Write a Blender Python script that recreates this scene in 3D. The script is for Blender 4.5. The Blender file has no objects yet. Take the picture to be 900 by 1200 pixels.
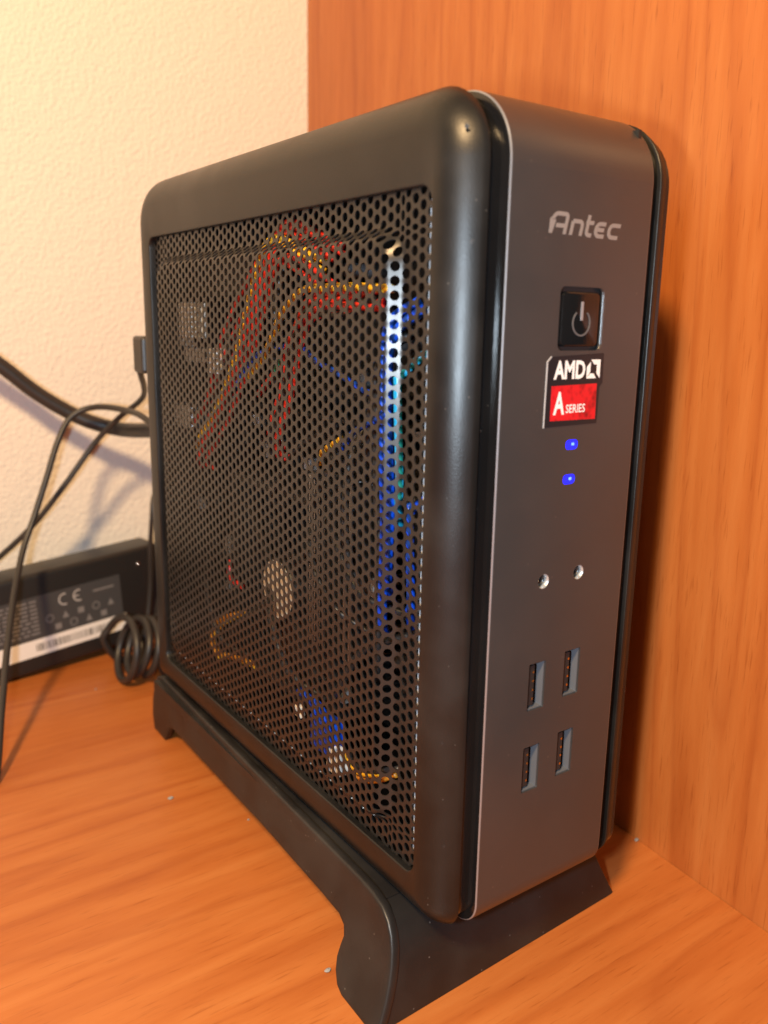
import bpy, bmesh, math, random
import numpy as np
from mathutils import Vector, Matrix
from mathutils.geometry import delaunay_2d_cdt

random.seed(7)
sc = bpy.context.scene
COL = sc.collection
HZ = 26.5                       # millimetres from the desk to the underside of the case

def W3(p):                      # millimetres, measured from the case's lower front left corner -> metres above the desk
    return Vector((p[0]*.001, p[1]*.001, (p[2]+HZ)*.001))

# ------------------------------------------------------------------ camera
CAM = (-122.68, -143.59, 160.58)
ROT = ((0.8168936, -0.5765274, 0.0173458), (-0.1138063, -0.1905906, -0.9750504), (0.5654493, 0.7945384, -0.2213047))
cam_d = bpy.data.cameras.new('camera')
cam = bpy.data.objects.new('camera', cam_d)
COL.objects.link(cam)
sc.camera = cam
cam_d.sensor_fit = 'VERTICAL'
cam_d.sensor_height = 36.0
cam_d.lens = 987.1/1200*36.0
cam_d.clip_start = 0.005
cam_d.clip_end = 20
m = Matrix.Identity(4)
for i in range(3):
    m[i][0] = ROT[0][i]; m[i][1] = -ROT[1][i]; m[i][2] = -ROT[2][i]
m.translation = W3(CAM)
cam.matrix_world = m
cam_d.dof.use_dof = True
cam_d.dof.focus_distance = 0.25
cam_d.dof.aperture_fstop = 12.5

# ------------------------------------------------------------------ world and lamps
world = bpy.data.worlds.new('World')
sc.world = world
world.use_nodes = True
bg = world.node_tree.nodes['Background']
bg.inputs[0].default_value = (0.97, 0.95, 1.0, 1)
bg.inputs[1].default_value = 0.075

def lamp(name, loc, power, colour, radius):
    d = bpy.data.lights.new(name, 'POINT')
    d.energy = power
    d.color = colour
    d.shadow_soft_size = radius
    o = bpy.data.objects.new(name, d)
    o.location = W3(loc)
    COL.objects.link(o)
    return o
lamp('room_lamp', (-430, -270, 650), 42.0, (1.0, 0.65, 0.32), 0.045)
R_ = np.array(ROT)
fl = np.array(CAM) + R_[0]*-34 + R_[1]*4 + R_[2]*2
lamp('camera_flash', fl, 2.8, (0.72, 0.87, 1.0), 0.007)

sc.view_settings.view_transform = 'Standard'
sc.view_settings.look = 'None'
sc.view_settings.exposure = 0
sc.view_settings.gamma = 1
sc.view_settings.use_curve_mapping = False

# ------------------------------------------------------------------ helpers
def new_mat(name):
    mt = bpy.data.materials.new(name)
    mt.use_nodes = True
    nt = mt.node_tree
    return mt, nt, nt.nodes['Principled BSDF']

def plain(name, col, rough=.5, metal=0., spec=.5, bump=0., bscale=900., vary=0., emis=None, coat=0., trans=0.):
    mt, nt, b = new_mat(name)
    b.inputs['Base Color'].default_value = (*col, 1)
    b.inputs['Roughness'].default_value = rough
    b.inputs['Metallic'].default_value = metal
    b.inputs['Specular IOR Level'].default_value = spec
    b.inputs['Coat Weight'].default_value = coat
    if emis:
        b.inputs['Emission Color'].default_value = (*emis[0], 1)
        b.inputs['Emission Strength'].default_value = emis[1]
    if bump or vary:
        tc = nt.nodes.new('ShaderNodeTexCoord')
        nz = nt.nodes.new('ShaderNodeTexNoise')
        nz.inputs['Scale'].default_value = bscale
        nz.inputs['Detail'].default_value = 4
        nt.links.new(tc.outputs['Object'], nz.inputs['Vector'])
        if bump:
            bp = nt.nodes.new('ShaderNodeBump')
            bp.inputs['Strength'].default_value = bump
            bp.inputs['Distance'].default_value = .0004
            nt.links.new(nz.outputs['Fac'], bp.inputs['Height'])
            nt.links.new(bp.outputs[0], b.inputs['Normal'])
        if vary:
            nz2 = nt.nodes.new('ShaderNodeTexNoise')
            nz2.inputs['Scale'].default_value = 60
            nz2.inputs['Detail'].default_value = 6
            nt.links.new(tc.outputs['Object'], nz2.inputs['Vector'])
            mr = nt.nodes.new('ShaderNodeMapRange')
            mr.inputs['From Min'].default_value = .3; mr.inputs['From Max'].default_value = .7
            mr.inputs['To Min'].default_value = rough-vary; mr.inputs['To Max'].default_value = rough+vary
            nt.links.new(nz2.outputs['Fac'], mr.inputs['Value'])
            nt.links.new(mr.outputs[0], b.inputs['Roughness'])
    return mt

def dusty(name, col, rough, metal=0., dust=(.30, .28, .25), scale=420., thr=.70, amount=.26, bump=.12, spec=.5, filmy=.05):
    """satin paint or plastic with sparse dust specks and handling smears"""
    mt, nt, b = new_mat(name)
    L = nt.links.new
    tc = nt.nodes.new('ShaderNodeTexCoord')
    vz = nt.nodes.new('ShaderNodeTexVoronoi'); vz.inputs['Scale'].default_value = scale
    L(tc.outputs['Object'], vz.inputs['Vector'])
    sp = nt.nodes.new('ShaderNodeMapRange')
    sp.inputs['From Min'].default_value = .05; sp.inputs['From Max'].default_value = .13
    sp.inputs['To Min'].default_value = 1; sp.inputs['To Max'].default_value = 0
    L(vz.outputs['Distance'], sp.inputs['Value'])
    sepc = nt.nodes.new('ShaderNodeSeparateColor'); L(vz.outputs['Color'], sepc.inputs[0])
    gt = nt.nodes.new('ShaderNodeMath'); gt.operation = 'GREATER_THAN'; gt.inputs[1].default_value = thr
    L(sepc.outputs[0], gt.inputs[0])
    ml = nt.nodes.new('ShaderNodeMath'); ml.operation = 'MULTIPLY'
    L(sp.outputs[0], ml.inputs[0]); L(gt.outputs[0], ml.inputs[1])
    am = nt.nodes.new('ShaderNodeMath'); am.operation = 'MULTIPLY'; am.inputs[1].default_value = amount
    L(ml.outputs[0], am.inputs[0])
    nz = nt.nodes.new('ShaderNodeTexNoise'); nz.inputs['Scale'].default_value = 45; nz.inputs['Detail'].default_value = 7
    L(tc.outputs['Object'], nz.inputs['Vector'])
    film = nt.nodes.new('ShaderNodeMapRange')
    film.inputs['From Min'].default_value = .42; film.inputs['From Max'].default_value = .75
    film.inputs['To Min'].default_value = 0; film.inputs['To Max'].default_value = filmy
    L(nz.outputs['Fac'], film.inputs['Value'])
    ad = nt.nodes.new('ShaderNodeMath'); ad.operation = 'ADD'; ad.use_clamp = True
    L(am.outputs[0], ad.inputs[0]); L(film.outputs[0], ad.inputs[1])
    mx = nt.nodes.new('ShaderNodeMix'); mx.data_type = 'RGBA'
    mx.inputs['A'].default_value = (*col, 1); mx.inputs['B'].default_value = (*dust, 1)
    L(ad.outputs[0], mx.inputs['Factor']); L(mx.outputs['Result'], b.inputs['Base Color'])
    mr = nt.nodes.new('ShaderNodeMapRange')
    mr.inputs['From Min'].default_value = .3; mr.inputs['From Max'].default_value = .7
    mr.inputs['To Min'].default_value = rough-.05; mr.inputs['To Max'].default_value = rough+.06
    L(nz.outputs['Fac'], mr.inputs['Value']); L(mr.outputs[0], b.inputs['Roughness'])
    b.inputs['Metallic'].default_value = metal
    b.inputs['Specular IOR Level'].default_value = spec
    fz = nt.nodes.new('ShaderNodeTexNoise'); fz.inputs['Scale'].default_value = 2600; fz.inputs['Detail'].default_value = 2
    L(tc.outputs['Object'], fz.inputs['Vector'])
    bp = nt.nodes.new('ShaderNodeBump'); bp.inputs['Strength'].default_value = bump; bp.inputs['Distance'].default_value = .0002
    L(fz.outputs['Fac'], bp.inputs['Height']); L(bp.outputs[0], b.inputs['Normal'])
    return mt

def wood(name, axis):
    """orange cherry laminate; grain runs along the given object axis"""
    mt, nt, b = new_mat(name)
    L = nt.links.new
    tc = nt.nodes.new('ShaderNodeTexCoord')
    def mapped(s_long, s_across):
        mp = nt.nodes.new('ShaderNodeMapping')
        v = [s_across]*3; v['XYZ'.index(axis)] = s_long
        mp.inputs['Scale'].default_value = v
        L(tc.outputs['Object'], mp.inputs['Vector'])
        return mp.outputs[0]
    def noise(vec, scale, detail, dist=0., rough=.55):
        n = nt.nodes.new('ShaderNodeTexNoise')
        n.inputs['Scale'].default_value = scale; n.inputs['Detail'].default_value = detail
        n.inputs['Distortion'].default_value = dist; n.inputs['Roughness'].default_value = rough
        L(vec, n.inputs['Vector']); return n.outputs['Fac']
    field = noise(mapped(1.5, 15), 1.0, 2, .35, .45)
    mott = noise(mapped(14, 160), 1.0, 4, .3)
    fine = noise(mapped(75, 1250), 1.0, 3)
    def math_(op, a, c):
        n = nt.nodes.new('ShaderNodeMath'); n.operation = op
        L(a, n.inputs[0]); n.inputs[1].default_value = c; return n.outputs[0]
    rings = math_('FRACT', math_('MULTIPLY', field, 11.0), 0)
    def ramp(f, stops):
        r = nt.nodes.new('ShaderNodeValToRGB')
        e = r.color_ramp.elements
        e[0].position, e[0].color = stops[0][0], (*stops[0][1], 1)
        e[1].position, e[1].color = stops[-1][0], (*stops[-1][1], 1)
        for p, c in stops[1:-1]:
            q = e.new(p); q.color = (*c, 1)
        L(f, r.inputs[0]); return r.outputs[0]
    base = ramp(mott, [(.25, (.375, .106, .023)), (.5, (.425, .134, .032)), (.75, (.465, .162, .043))])
    streak = ramp(rings, [(0., (.70, .52, .45)), (.10, (.84, .73, .68)), (.32, (1, .97, .95)), (.62, (1, 1, 1)), (.90, (.93, .88, .85)), (1.0, (.70, .52, .45))])
    pores = ramp(fine, [(.28, (.74, .66, .60)), (.42, (1, 1, 1)), (.62, (1, 1, 1)), (.85, (1.10, 1.08, 1.04))])
    def mul(a, c, f):
        mx = nt.nodes.new('ShaderNodeMix'); mx.data_type = 'RGBA'; mx.blend_type = 'MULTIPLY'
        mx.inputs['Factor'].default_value = f
        L(a, mx.inputs['A']); L(c, mx.inputs['B']); return mx.outputs['Result']
    L(mul(mul(base, streak, .44), pores, .85), b.inputs['Base Color'])
    b.inputs['Roughness'].default_value = .34
    b.inputs['Specular IOR Level'].default_value = .35
    bp = nt.nodes.new('ShaderNodeBump'); bp.inputs['Strength'].default_value = .10; bp.inputs['Distance'].default_value = .0002
    L(fine, bp.inputs['Height']); L(bp.outputs[0], b.inputs['Normal'])
    return mt

def plaster(name):
    mt, nt, b = new_mat(name)
    L = nt.links.new
    tc = nt.nodes.new('ShaderNodeTexCoord')
    n1 = nt.nodes.new('ShaderNodeTexNoise'); n1.inputs['Scale'].default_value = 470; n1.inputs['Detail'].default_value = 3; n1.inputs['Roughness'].default_value = .5
    n2 = nt.nodes.new('ShaderNodeTexNoise'); n2.inputs['Scale'].default_value = 60; n2.inputs['Detail'].default_value = 2
    L(tc.outputs['Object'], n1.inputs['Vector']); L(tc.outputs['Object'], n2.inputs['Vector'])
    ad = nt.nodes.new('ShaderNodeMath'); ad.operation = 'MULTIPLY_ADD'; ad.inputs[1].default_value = .5
    L(n2.outputs['Fac'], ad.inputs[0]); L(n1.outputs['Fac'], ad.inputs[2])
    bp = nt.nodes.new('ShaderNodeBump'); bp.inputs['Strength'].default_value = .55; bp.inputs['Distance'].default_value = .0018
    L(ad.outputs[0], bp.inputs['Height']); L(bp.outputs[0], b.inputs['Normal'])
    b.inputs['Base Color'].default_value = (.76, .735, .69, 1)
    b.inputs['Roughness'].default_value = .85
    return mt

M = {}
M['desk'] = wood('desk_laminate', 'X')
M['panel'] = wood('panel_laminate', 'Z')
M['plaster'] = plaster('white_plaster')
M['shell'] = dusty('black_satin_shell', (.006, .0058, .0056), .38, spec=.42, scale=520, thr=.90, filmy=.03, bump=.16)
M['gloss'] = dusty('gloss_black_band', (.006, .006, .0065), .14, scale=520, thr=.90, filmy=.008)
M['plate'] = dusty('charcoal_brushed_plate', (.118, .117, .119), .36, metal=.75, scale=330, thr=.88)
M['edge'] = plain('chamfer_glint_edge', (.30, .31, .34), .32, .6)  # paler than the plate: the chamfer's bright reflection is put into the colour
M['mesh'] = plain('black_perforated_steel', (.030, .027, .025), .33, .45, vary=.05)
M['stand'] = dusty('black_stand_plastic', (.012, .011, .011), .44, spec=.45, scale=420, thr=.78, amount=.35)
M['black'] = plain('black_plastic', (.018, .018, .019), .42, bump=.1)
M['rubber'] = plain('black_cable_rubber', (.028, .026, .026), .42, vary=.06)
M['chrome'] = plain('bright_nickel', (.80, .80, .78), .14, 1.)
M['steel'] = plain('grey_steel', (.42, .44, .48), .36, .55)
M['silver_print'] = plain('silver_lettering', (.30, .275, .265), .5, .3)
M['sticker'] = plain('sticker_black', (.012, .012, .015), .30)
M['white_print'] = plain('white_print', (.82, .82, .82), .5)
M['mark_print'] = plain('pale_grey_print', (.42, .42, .43), .55)
M['grey_print'] = plain('grey_print', (.20, .20, .21), .55)
M['led'] = plain('blue_led', (.01, .02, .6), .3, emis=((.004, .007, 1.0), 2.2))
M['led_core'] = plain('blue_led_core', (.2, .4, .9), .3, emis=((.05, .22, 1.0), 1.4))
M['pcb'] = plain('dark_circuit_board', (.016, .014, .012), .5, bump=.2, bscale=500)
M['tray'] = plain('inner_black_metal', (.012, .012, .012), .5)
M['red'] = plain('red_wire_jacket', (.62, .028, .016), .36)
M['yellow'] = plain('yellow_wire_jacket', (.85, .50, .03), .36)
M['orange'] = plain('orange_wire_jacket', (.55, .22, .02), .4)
M['blue'] = plain('blue_wire_jacket', (.006, .07, .62), .30)
M['cyan'] = plain('led_lit_cyan', (.02, .42, .70), .25)  # light from the blue LEDs painted into a lead's colour
M['green'] = plain('green_wire_jacket', (.01, .22, .12), .4)
M['white'] = plain('white_nylon', (.72, .72, .70), .4)
M['cream'] = plain('cream_sticker', (.80, .70, .56), .5)
M['fin'] = plain('heatsink_aluminium', (.48, .49, .51), .35, 1.)
M['fan'] = plain('fan_plastic', (.014, .014, .015), .42)
M['label'] = plain('grey_rating_label', (.055, .058, .064), .5)
M['flange'] = plain('pale_flange', (.50, .53, .56), .5)
M['void'] = plain('unlit_black', (.004, .004, .004), .8, spec=.08)
M['socket'] = plain('socket_nickel', (.42, .44, .45), .28, .5)
M['ring'] = plain('dim_grey_mark', (.10, .10, .105), .35)
M['port'] = plain('port_steel', (.13, .14, .16), .42, .25)
M['gold'] = plain('gold_contact', (.85, .55, .18), .25, 1.)
M['crumb'] = plain('grey_crumb', (.26, .25, .24), .8)

def red_foil():
    mt, nt, b = new_mat('red_foil')
    tc = nt.nodes.new('ShaderNodeTexCoord')
    vz = nt.nodes.new('ShaderNodeTexVoronoi'); vz.inputs['Scale'].default_value = 700
    nz = nt.nodes.new('ShaderNodeTexNoise'); nz.inputs['Scale'].default_value = 190
    nt.links.new(tc.outputs['Object'], vz.inputs['Vector']); nt.links.new(tc.outputs['Object'], nz.inputs['Vector'])
    r = nt.nodes.new('ShaderNodeValToRGB')
    r.color_ramp.elements[0].position = .35; r.color_ramp.elements[0].color = (.13, .003, .005, 1)
    r.color_ramp.elements[1].position = .68; r.color_ramp.elements[1].color = (.60, .012, .018, 1)
    mx = nt.nodes.new('ShaderNodeMath'); mx.operation = 'MULTIPLY_ADD'; mx.inputs[1].default_value = .3
    nt.links.new(vz.outputs['Distance'], mx.inputs[0]); nt.links.new(nz.outputs['Fac'], mx.inputs[2])
    nt.links.new(mx.outputs[0], r.inputs[0]); nt.links.new(r.outputs[0], b.inputs['Base Color'])
    b.inputs['Roughness'].default_value = .3
    return mt
M['foil'] = red_foil()

def tag(o, label, cat=None, group=None, kind=None):
    if label: o['label'] = label
    if cat: o['category'] = cat
    if group: o['group'] = group
    if kind: o['kind'] = kind
    return o

def thing(name, base, label, cat, group=None):
    e = bpy.data.objects.new(name, None)
    e.empty_display_size = .01
    e.location = W3(base)
    COL.objects.link(e)
    return tag(e, label, cat, group)

def root_loc(o):
    v = Vector((0, 0, 0))
    while o:
        v += o.location; o = o.parent
    return v

def mk(name, verts, faces, mat, parent=None, smooth=False, mats=None, midx=None, origin=None, angle=None):
    """verts in millimetres from the case's corner -> one mesh object; a child sits in its parent's frame"""
    me = bpy.data.meshes.new(name)
    off = root_loc(parent) if parent else (W3(origin) if origin is not None else Vector((0, 0, -0)))
    me.from_pydata([tuple(W3(v)-off) for v in verts], [], [tuple(f) for f in faces])
    for mm in (mats or [mat]):
        me.materials.append(M[mm])
    if midx is not None:
        me.polygons.foreach_set('material_index', midx)
    me.update()
    bm = bmesh.new(); bm.from_mesh(me)
    bmesh.ops.recalc_face_normals(bm, faces=bm.faces)
    bm.to_mesh(me); bm.free()
    o = bpy.data.objects.new(name, me)
    COL.objects.link(o)
    if parent: o.parent = parent
    elif origin is not None: o.location = off
    if smooth:
        me.polygons.foreach_set('use_smooth', [True]*len(me.polygons))
        if angle: me.set_sharp_from_angle(angle=math.radians(angle))
    return o

class G:
    """collects simple solids into one mesh"""
    def __init__(s): s.v = []; s.f = []
    def add(s, v, f):
        n = len(s.v); s.v += [tuple(p) for p in v]; s.f += [tuple(i+n for i in q) for q in f]; return s
    def box(s, lo, hi, ch=0.):
        x0, y0, z0 = lo; x1, y1, z1 = hi
        if ch <= 0:
            v = [(x, y, z) for x in (x0, x1) for y in (y0, y1) for z in (z0, z1)]
            return s.add(v, [(0, 1, 3, 2), (4, 6, 7, 5), (0, 4, 5, 1), (2, 3, 7, 6), (0, 2, 6, 4), (1, 5, 7, 3)])
        bm = bmesh.new(); bmesh.ops.create_cube(bm, size=1)
        for q in bm.verts:
            q.co = Vector(((x0+x1)/2+q.co.x*(x1-x0), (y0+y1)/2+q.co.y*(y1-y0), (z0+z1)/2+q.co.z*(z1-z0)))
        bmesh.ops.bevel(bm, geom=list(bm.edges), offset=ch, segments=2, profile=.5, affect='EDGES')
        bm.verts.index_update()
        s.add([q.co[:] for q in bm.verts], [[q.index for q in f.verts] for f in bm.faces]); bm.free()
        return s
    def lathe(s, c, axis, prof, n=20, cap=True):
        """prof: (distance along axis, radius)"""
        a = Vector(axis).normalized(); u = a.orthogonal().normalized(); w = a.cross(u); c = Vector(c)
        v = []; f = []
        for d, r in prof:
            for k in range(n):
                t = 2*math.pi*k/n
                v.append(c+a*d+(u*math.cos(t)+w*math.sin(t))*r)
        for i in range(len(prof)-1):
            for k in range(n):
                f.append((i*n+k, i*n+(k+1) % n, (i+1)*n+(k+1) % n, (i+1)*n+k))
        if cap:
            f.append(tuple(range(n))[::-1]); f.append(tuple((len(prof)-1)*n+k for k in range(n)))
        return s.add(v, f)
    def prism(s, poly, mapf, t0, t1):
        """poly 2-D outline, mapf(u,v,t) -> 3-D"""
        n = len(poly)
        v = [mapf(a, b, t0) for a, b in poly]+[mapf(a, b, t1) for a, b in poly]
        f = [tuple(range(n)), tuple(range(n, 2*n))[::-1]]+[(i, (i+1) % n, n+(i+1) % n, n+i) for i in range(n)]
        return s.add(v, f)
    def tube(s, pts, r, n=10, sub=8):
        P = [np.array(p, float) for p in pts]
        Q = [2*P[0]-P[1]]+P+[2*P[-1]-P[-2]]
        C = []
        for i in range(1, len(Q)-2):
            for k in range(sub):
                t = k/sub
                a, b, c, d = Q[i-1], Q[i], Q[i+1], Q[i+2]
                C.append(.5*((2*b)+(-a+c)*t+(2*a-5*b+4*c-d)*t*t+(-a+3*b-3*c+d)*t**3))
        C.append(P[-1])
        rs = r if isinstance(r, (list, tuple)) else [r]*2
        v = []; f = []; nrm = None
        for i, c in enumerate(C):
            tg = C[min(i+1, len(C)-1)]-C[max(i-1, 0)]; tg = tg/(np.linalg.norm(tg)+1e-9)
            if nrm is None:
                nrm = np.array(Vector(tg).orthogonal().normalized())
            nrm = nrm-tg*(nrm@tg); nrm /= np.linalg.norm(nrm)
            bn = np.cross(tg, nrm)
            rr = rs[0]+(rs[-1]-rs[0])*i/(len(C)-1)
            for k in range(n):
                a = 2*math.pi*k/n
                v.append(c+(nrm*math.cos(a)+bn*math.sin(a))*rr)
        for i in range(len(C)-1):
            for k in range(n):
                f.append((i*n+k, i*n+(k+1) % n, (i+1)*n+(k+1) % n, (i+1)*n+k))
        f.append(tuple(range(n))[::-1]); f.append(tuple((len(C)-1)*n+k for k in range(n)))
        return s.add(v, f)
    def mk(s, name, mat, parent=None, smooth=False, **k):
        return mk(name, s.v, s.f, mat, parent, smooth, **k)

def ray(u, v):
    return R_.T@np.array([(u-450)/987.1, (v-600)/987.1, 1.])
PC0 = np.array([149.3, 324., 0.]); WN = np.array([.104, 1, 0.]); WN /= np.linalg.norm(WN)
WD = np.array([WN[1], -WN[0], 0])          # along the wall
def off_wall(u, v, off):                   # used once to read a cable's path: a point this far in front of the wall
    d = ray(u, v); C = np.array(CAM)
    return C+d*((PC0-WN*off-C)@WN)/(d@WN)

# ------------------------------------------------------------------ setting
PD = np.array([WN[0], WN[1], 0])           # along the wooden side panel
def structure(name, verts, faces, mat, origin=(0, 0, -HZ)):
    o = mk(name, verts, faces, mat, None, origin=origin)
    o['kind'] = 'structure'
    return o
g = G()
cor = PC0.copy()
def P(a, b, z): return tuple(cor+WD*a+PD*b+np.array([0, 0, z]))   # a along the wall to the right, b away from the viewer
def slab(a0, a1, b0, b1, z0, z1):
    v = [P(a, b, z) for a in (a0, a1) for b in (b0, b1) for z in (z0, z1)]
    return v, [(0, 1, 3, 2), (4, 6, 7, 5), (0, 4, 5, 1), (2, 3, 7, 6), (0, 2, 6, 4), (1, 5, 7, 3)]
structure('desk', *slab(-1100, -.2, -900, -.2, -HZ-22, -HZ), 'desk')
structure('wall', *slab(-1500, 300, 0, 40, -600, 1300), 'plaster')
structure('wooden_side_panel', *slab(0, 19, -392, -.3, -HZ-22.5, 900), 'panel')

# ------------------------------------------------------------------ the computer
SWD = 73.5                             # span between the rails of the stand
Wd, Dp, Hh, RR, RB = 77.0, 207.0, 212.0, 17.0, 8.0
SY0, SZ0, SZ1 = 2.0, 1.0, 212.5        # the side frames stand a little behind the front plate
PZ0 = 1.5                              # underside of the front plate
pc = thing('mini_computer', (36, 100, 0), 'slim black computer case with perforated side and charcoal front, upright in its stand', 'computer')

def rrect(y0, y1, z0, z1, rt, rb=None, nc=10, ns=14):
    """closed rounded rectangle, counter-clockwise in (y,z), fixed vertex count"""
    pts = []
    if rb is None: rb = rt
    cs = [(y1-rt, z1-rt, 0, rt), (y0+rt, z1-rt, 90, rt), (y0+rb, z0+rb, 180, rb), (y1-rb, z0+rb, 270, rb)]
    for k, (cy, cz, a0, r) in enumerate(cs):
        for i in range(nc+1):
            a = math.radians(a0+90*i/nc)
            pts.append((cy+r*math.cos(a), cz+r*math.sin(a)))
        ny, nz_, na, rn = cs[(k+1) % 4]
        a = math.radians(a0+90)
        p0 = (cy+r*math.cos(a), cz+r*math.sin(a)); p1 = (ny+rn*math.cos(math.radians(na)), nz_+rn*math.sin(math.radians(na)))
        for i in range(1, ns):
            t = i/ns; pts.append((p0[0]+(p1[0]-p0[0])*t, p0[1]+(p1[1]-p0[1])*t))
    return pts

OY0, OY1, OZ0, OZ1 = 12.8, 190.3, 15.6, 190.5      # opening of the side frame
RUN_, DROP_NEAR, DROP_FAR = 10.2, 7.4, 11.0
DROP = DROP_NEAR
def bow(t): return (1-math.sqrt(1-.82*t*t))/(1-math.sqrt(1-.82))
#                               # the frame's rounded border
def shell(name, mirror):
    loops = []
    DROP = DROP_FAR if mirror else DROP_NEAR
    def add(y0, y1, z0, z1, r, x): loops.append([(x, a, b) for a, b in rrect(y0, y1, z0, z1, r)])
    add(OY0, OY1, OZ0, OZ1, 4.0, 2.2)
    add(OY0, OY1, OZ0, OZ1, 4.0, .5)
    add(OY0-.18, OY1+.18, OZ0-.18, OZ1+.18, 4.18, .12)
    add(OY0-.55, OY1+.55, OZ0-.55, OZ1+.55, 4.5, 0)
    def ring(o, x): loops.append([(x, a, b) for a, b in rrect(SY0+o, Dp-o, SZ0+o, SZ1-o, max(RR-o, 1.2), max(RB-o, 1.0))])
    for i in range(0, 15):
        t = i/14
        ring(RUN_*(1-t), DROP*bow(t))
    ring(.06, DROP+.16)
    ring(.30, DROP+.28)
    ring(2.0, DROP+.32)
    n = len(loops[0]); v = []; f = []
    for L_ in loops: v += L_
    for i in range(len(loops)-1):
        for k in range(n):
            f.append((i*n+k, i*n+(k+1) % n, (i+1)*n+(k+1) % n, (i+1)*n+k))
    if mirror: v = [(Wd-x, y, z) for x, y, z in v]
    o = mk(name, v, f, 'shell', pc, True, angle=50)
    return o
shell('side_frame', False)
shell('side_frame', True)

# body band: glossy black tube between the two frames
def band():
    loops = []
    for x, ins in ((6.4, 2.6), (6.4, 1.2), (Wd-6.4, 1.2), (Wd-6.4, 2.6)):
        loops.append([(x, a, b) for a, b in rrect(SY0+ins, Dp-ins, SZ0+ins, Hh-ins, RR-ins, RB-ins)])
    n = len(loops[0]); v = sum(loops, []); f = []
    for i in range(4):
        j = (i+1) % 4
        for k in range(n):
            f.append((i*n+k, i*n+(k+1) % n, j*n+(k+1) % n, j*n+k))
    return mk('body_band', v, f, 'gloss', pc, True, angle=40)
band()

# perforated panel with a raised middle field
PIT, HR = 3.40, 1.23
BY0, BY1, BZ0, BZ1 = 24.4, 181.6, 22.2, 182.8      # foot of the raised field
RUN, RISE = 3.2, 4.0
SL = math.hypot(RUN, RISE)
def unroll(a, b0, b1):
    """sheet coordinate -> flat coordinate; the bevel keeps its own arc length"""
    if a < b0: return a
    if a < b0+SL: return b0+(a-b0)*RUN/SL
    e1 = b1+2*(SL-RUN)
    if a < e1-SL: return a-(SL-RUN)
    if a < e1: return b1-RUN+(a-(e1-SL))*RUN/SL
    return a-2*(SL-RUN)
def height(y, z):
    r = 9.0
    cy, cz = (BY0+BY1)/2, (BZ0+BZ1)/2
    qy, qz = abs(y-cy)-((BY1-BY0)/2-r), abs(z-cz)-((BZ1-BZ0)/2-r)
    d = math.hypot(max(qy, 0), max(qz, 0))+min(max(qy, qz), 0)-r      # negative inside
    t = -d/RUN
    if t <= -.25: s = 0.
    elif t < .25: s = (t+.25)**2
    elif t < .75: s = t
    elif t < 1.25: s = 1-(1.25-t)**2
    else: s = 1.
    return 2.0-RISE*s
def perforated(name, mirror):
    key = {}; v2 = []
    def vid(a, b):
        k = (round(a*200), round(b*200))
        if k not in key:
            key[k] = len(v2); v2.append((a, b))
        return key[k]
    cs = PIT*math.sqrt(3)/2
    ya, za = OY0-3.5, OZ0-3.5
    yb, zb = OY1+3.5+2*(SL-RUN), OZ1+3.5+2*(SL-RUN)
    fr, rims = [], []
    i = 0; u = ya
    N = 12
    while u < yb:
        w = za+(PIT/2 if i % 2 else 0)
        while w < zb:
            outer = []; inner = []
            for k in range(N):
                a = 2*math.pi*k/N
                ro = (PIT/math.sqrt(3)) if k % 2 == 0 else PIT/2
                outer.append(vid(u+ro*math.cos(a), w+ro*math.sin(a)))
                inner.append(vid(u+HR*math.cos(a), w+HR*math.sin(a)))
            for k in range(N):
                fr.append((outer[k], outer[(k+1) % N], inner[(k+1) % N], inner[k]))
            rims.append(inner)
            w += PIT
        u += cs; i += 1
    front = []; back = []
    for a, b in v2:
        y, z = unroll(a, BY0, BY1), unroll(b, BZ0, BZ1)
        x = height(y, z); e = .15
        gy = (height(y+e, z)-height(y-e, z))/(2*e); gz = (height(y, z+e)-height(y, z-e))/(2*e)
        nn = Vector((1, -gy, -gz)).normalized()*.35
        front.append((x, y, z)); back.append((x+nn.x, y+nn.y, z+nn.z))
    n = len(v2)
    f = list(fr)
    f += [tuple(q+n for q in reversed(fc)) for fc in fr]
    for rm in rims:
        for k in range(N):
            a, b = rm[k], rm[(k+1) % N]
            f.append((a, b, b+n, a+n))
    v = front+back
    if mirror: v = [(Wd-x, y, z) for x, y, z in v]
    me = bpy.data.meshes.new(name)
    off = root_loc(pc)
    me.from_pydata([tuple(W3(q)-off) for q in v], [], f)
    me.materials.append(M['mesh'])
    me.polygons.foreach_set('use_smooth', [True]*len(me.polygons))
    me.update()
    me.set_sharp_from_angle(angle=math.radians(40))
    o = bpy.data.objects.new(name, me); COL.objects.link(o); o.parent = pc
    return o
perforated('perforated_panel', False)
perforated('perforated_panel', True)

# ---- front plate with its cut-outs
PX0, PX1 = 11.7, 60.3
def circ(cx, cz, rx, rz, n=20, sq=2.0):
    out = []
    for k in range(n):
        a = 2*math.pi*k/n
        c, s = math.cos(a), math.sin(a)
        out.append((cx+rx*math.copysign(abs(c)**(2/sq), c), cz+rz*math.copysign(abs(s)**(2/sq), s)))
    return out
USB = [(29.5, 68.0), (42.6, 68.8), (29.1, 44.4), (42.0, 45.4)]
JACK = [(29.7, 96.6), (42.6, 97.0)]
LED = [(36.8, 131.2), (36.6, 122.4)]
BTN = (37.1, 161.8)
def rr2(cx, cz, w, h, r, n=4):
    out = []
    for sx, sz, a0 in ((1, 1, 0), (-1, 1, 90), (-1, -1, 180), (1, -1, 270)):
        for i in range(n+1):
            a = math.radians(a0+90*i/n)
            out.append((cx+sx*(w/2-r)+r*math.cos(a), cz+sz*(h/2-r)+r*math.sin(a)))
    return out
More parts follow.
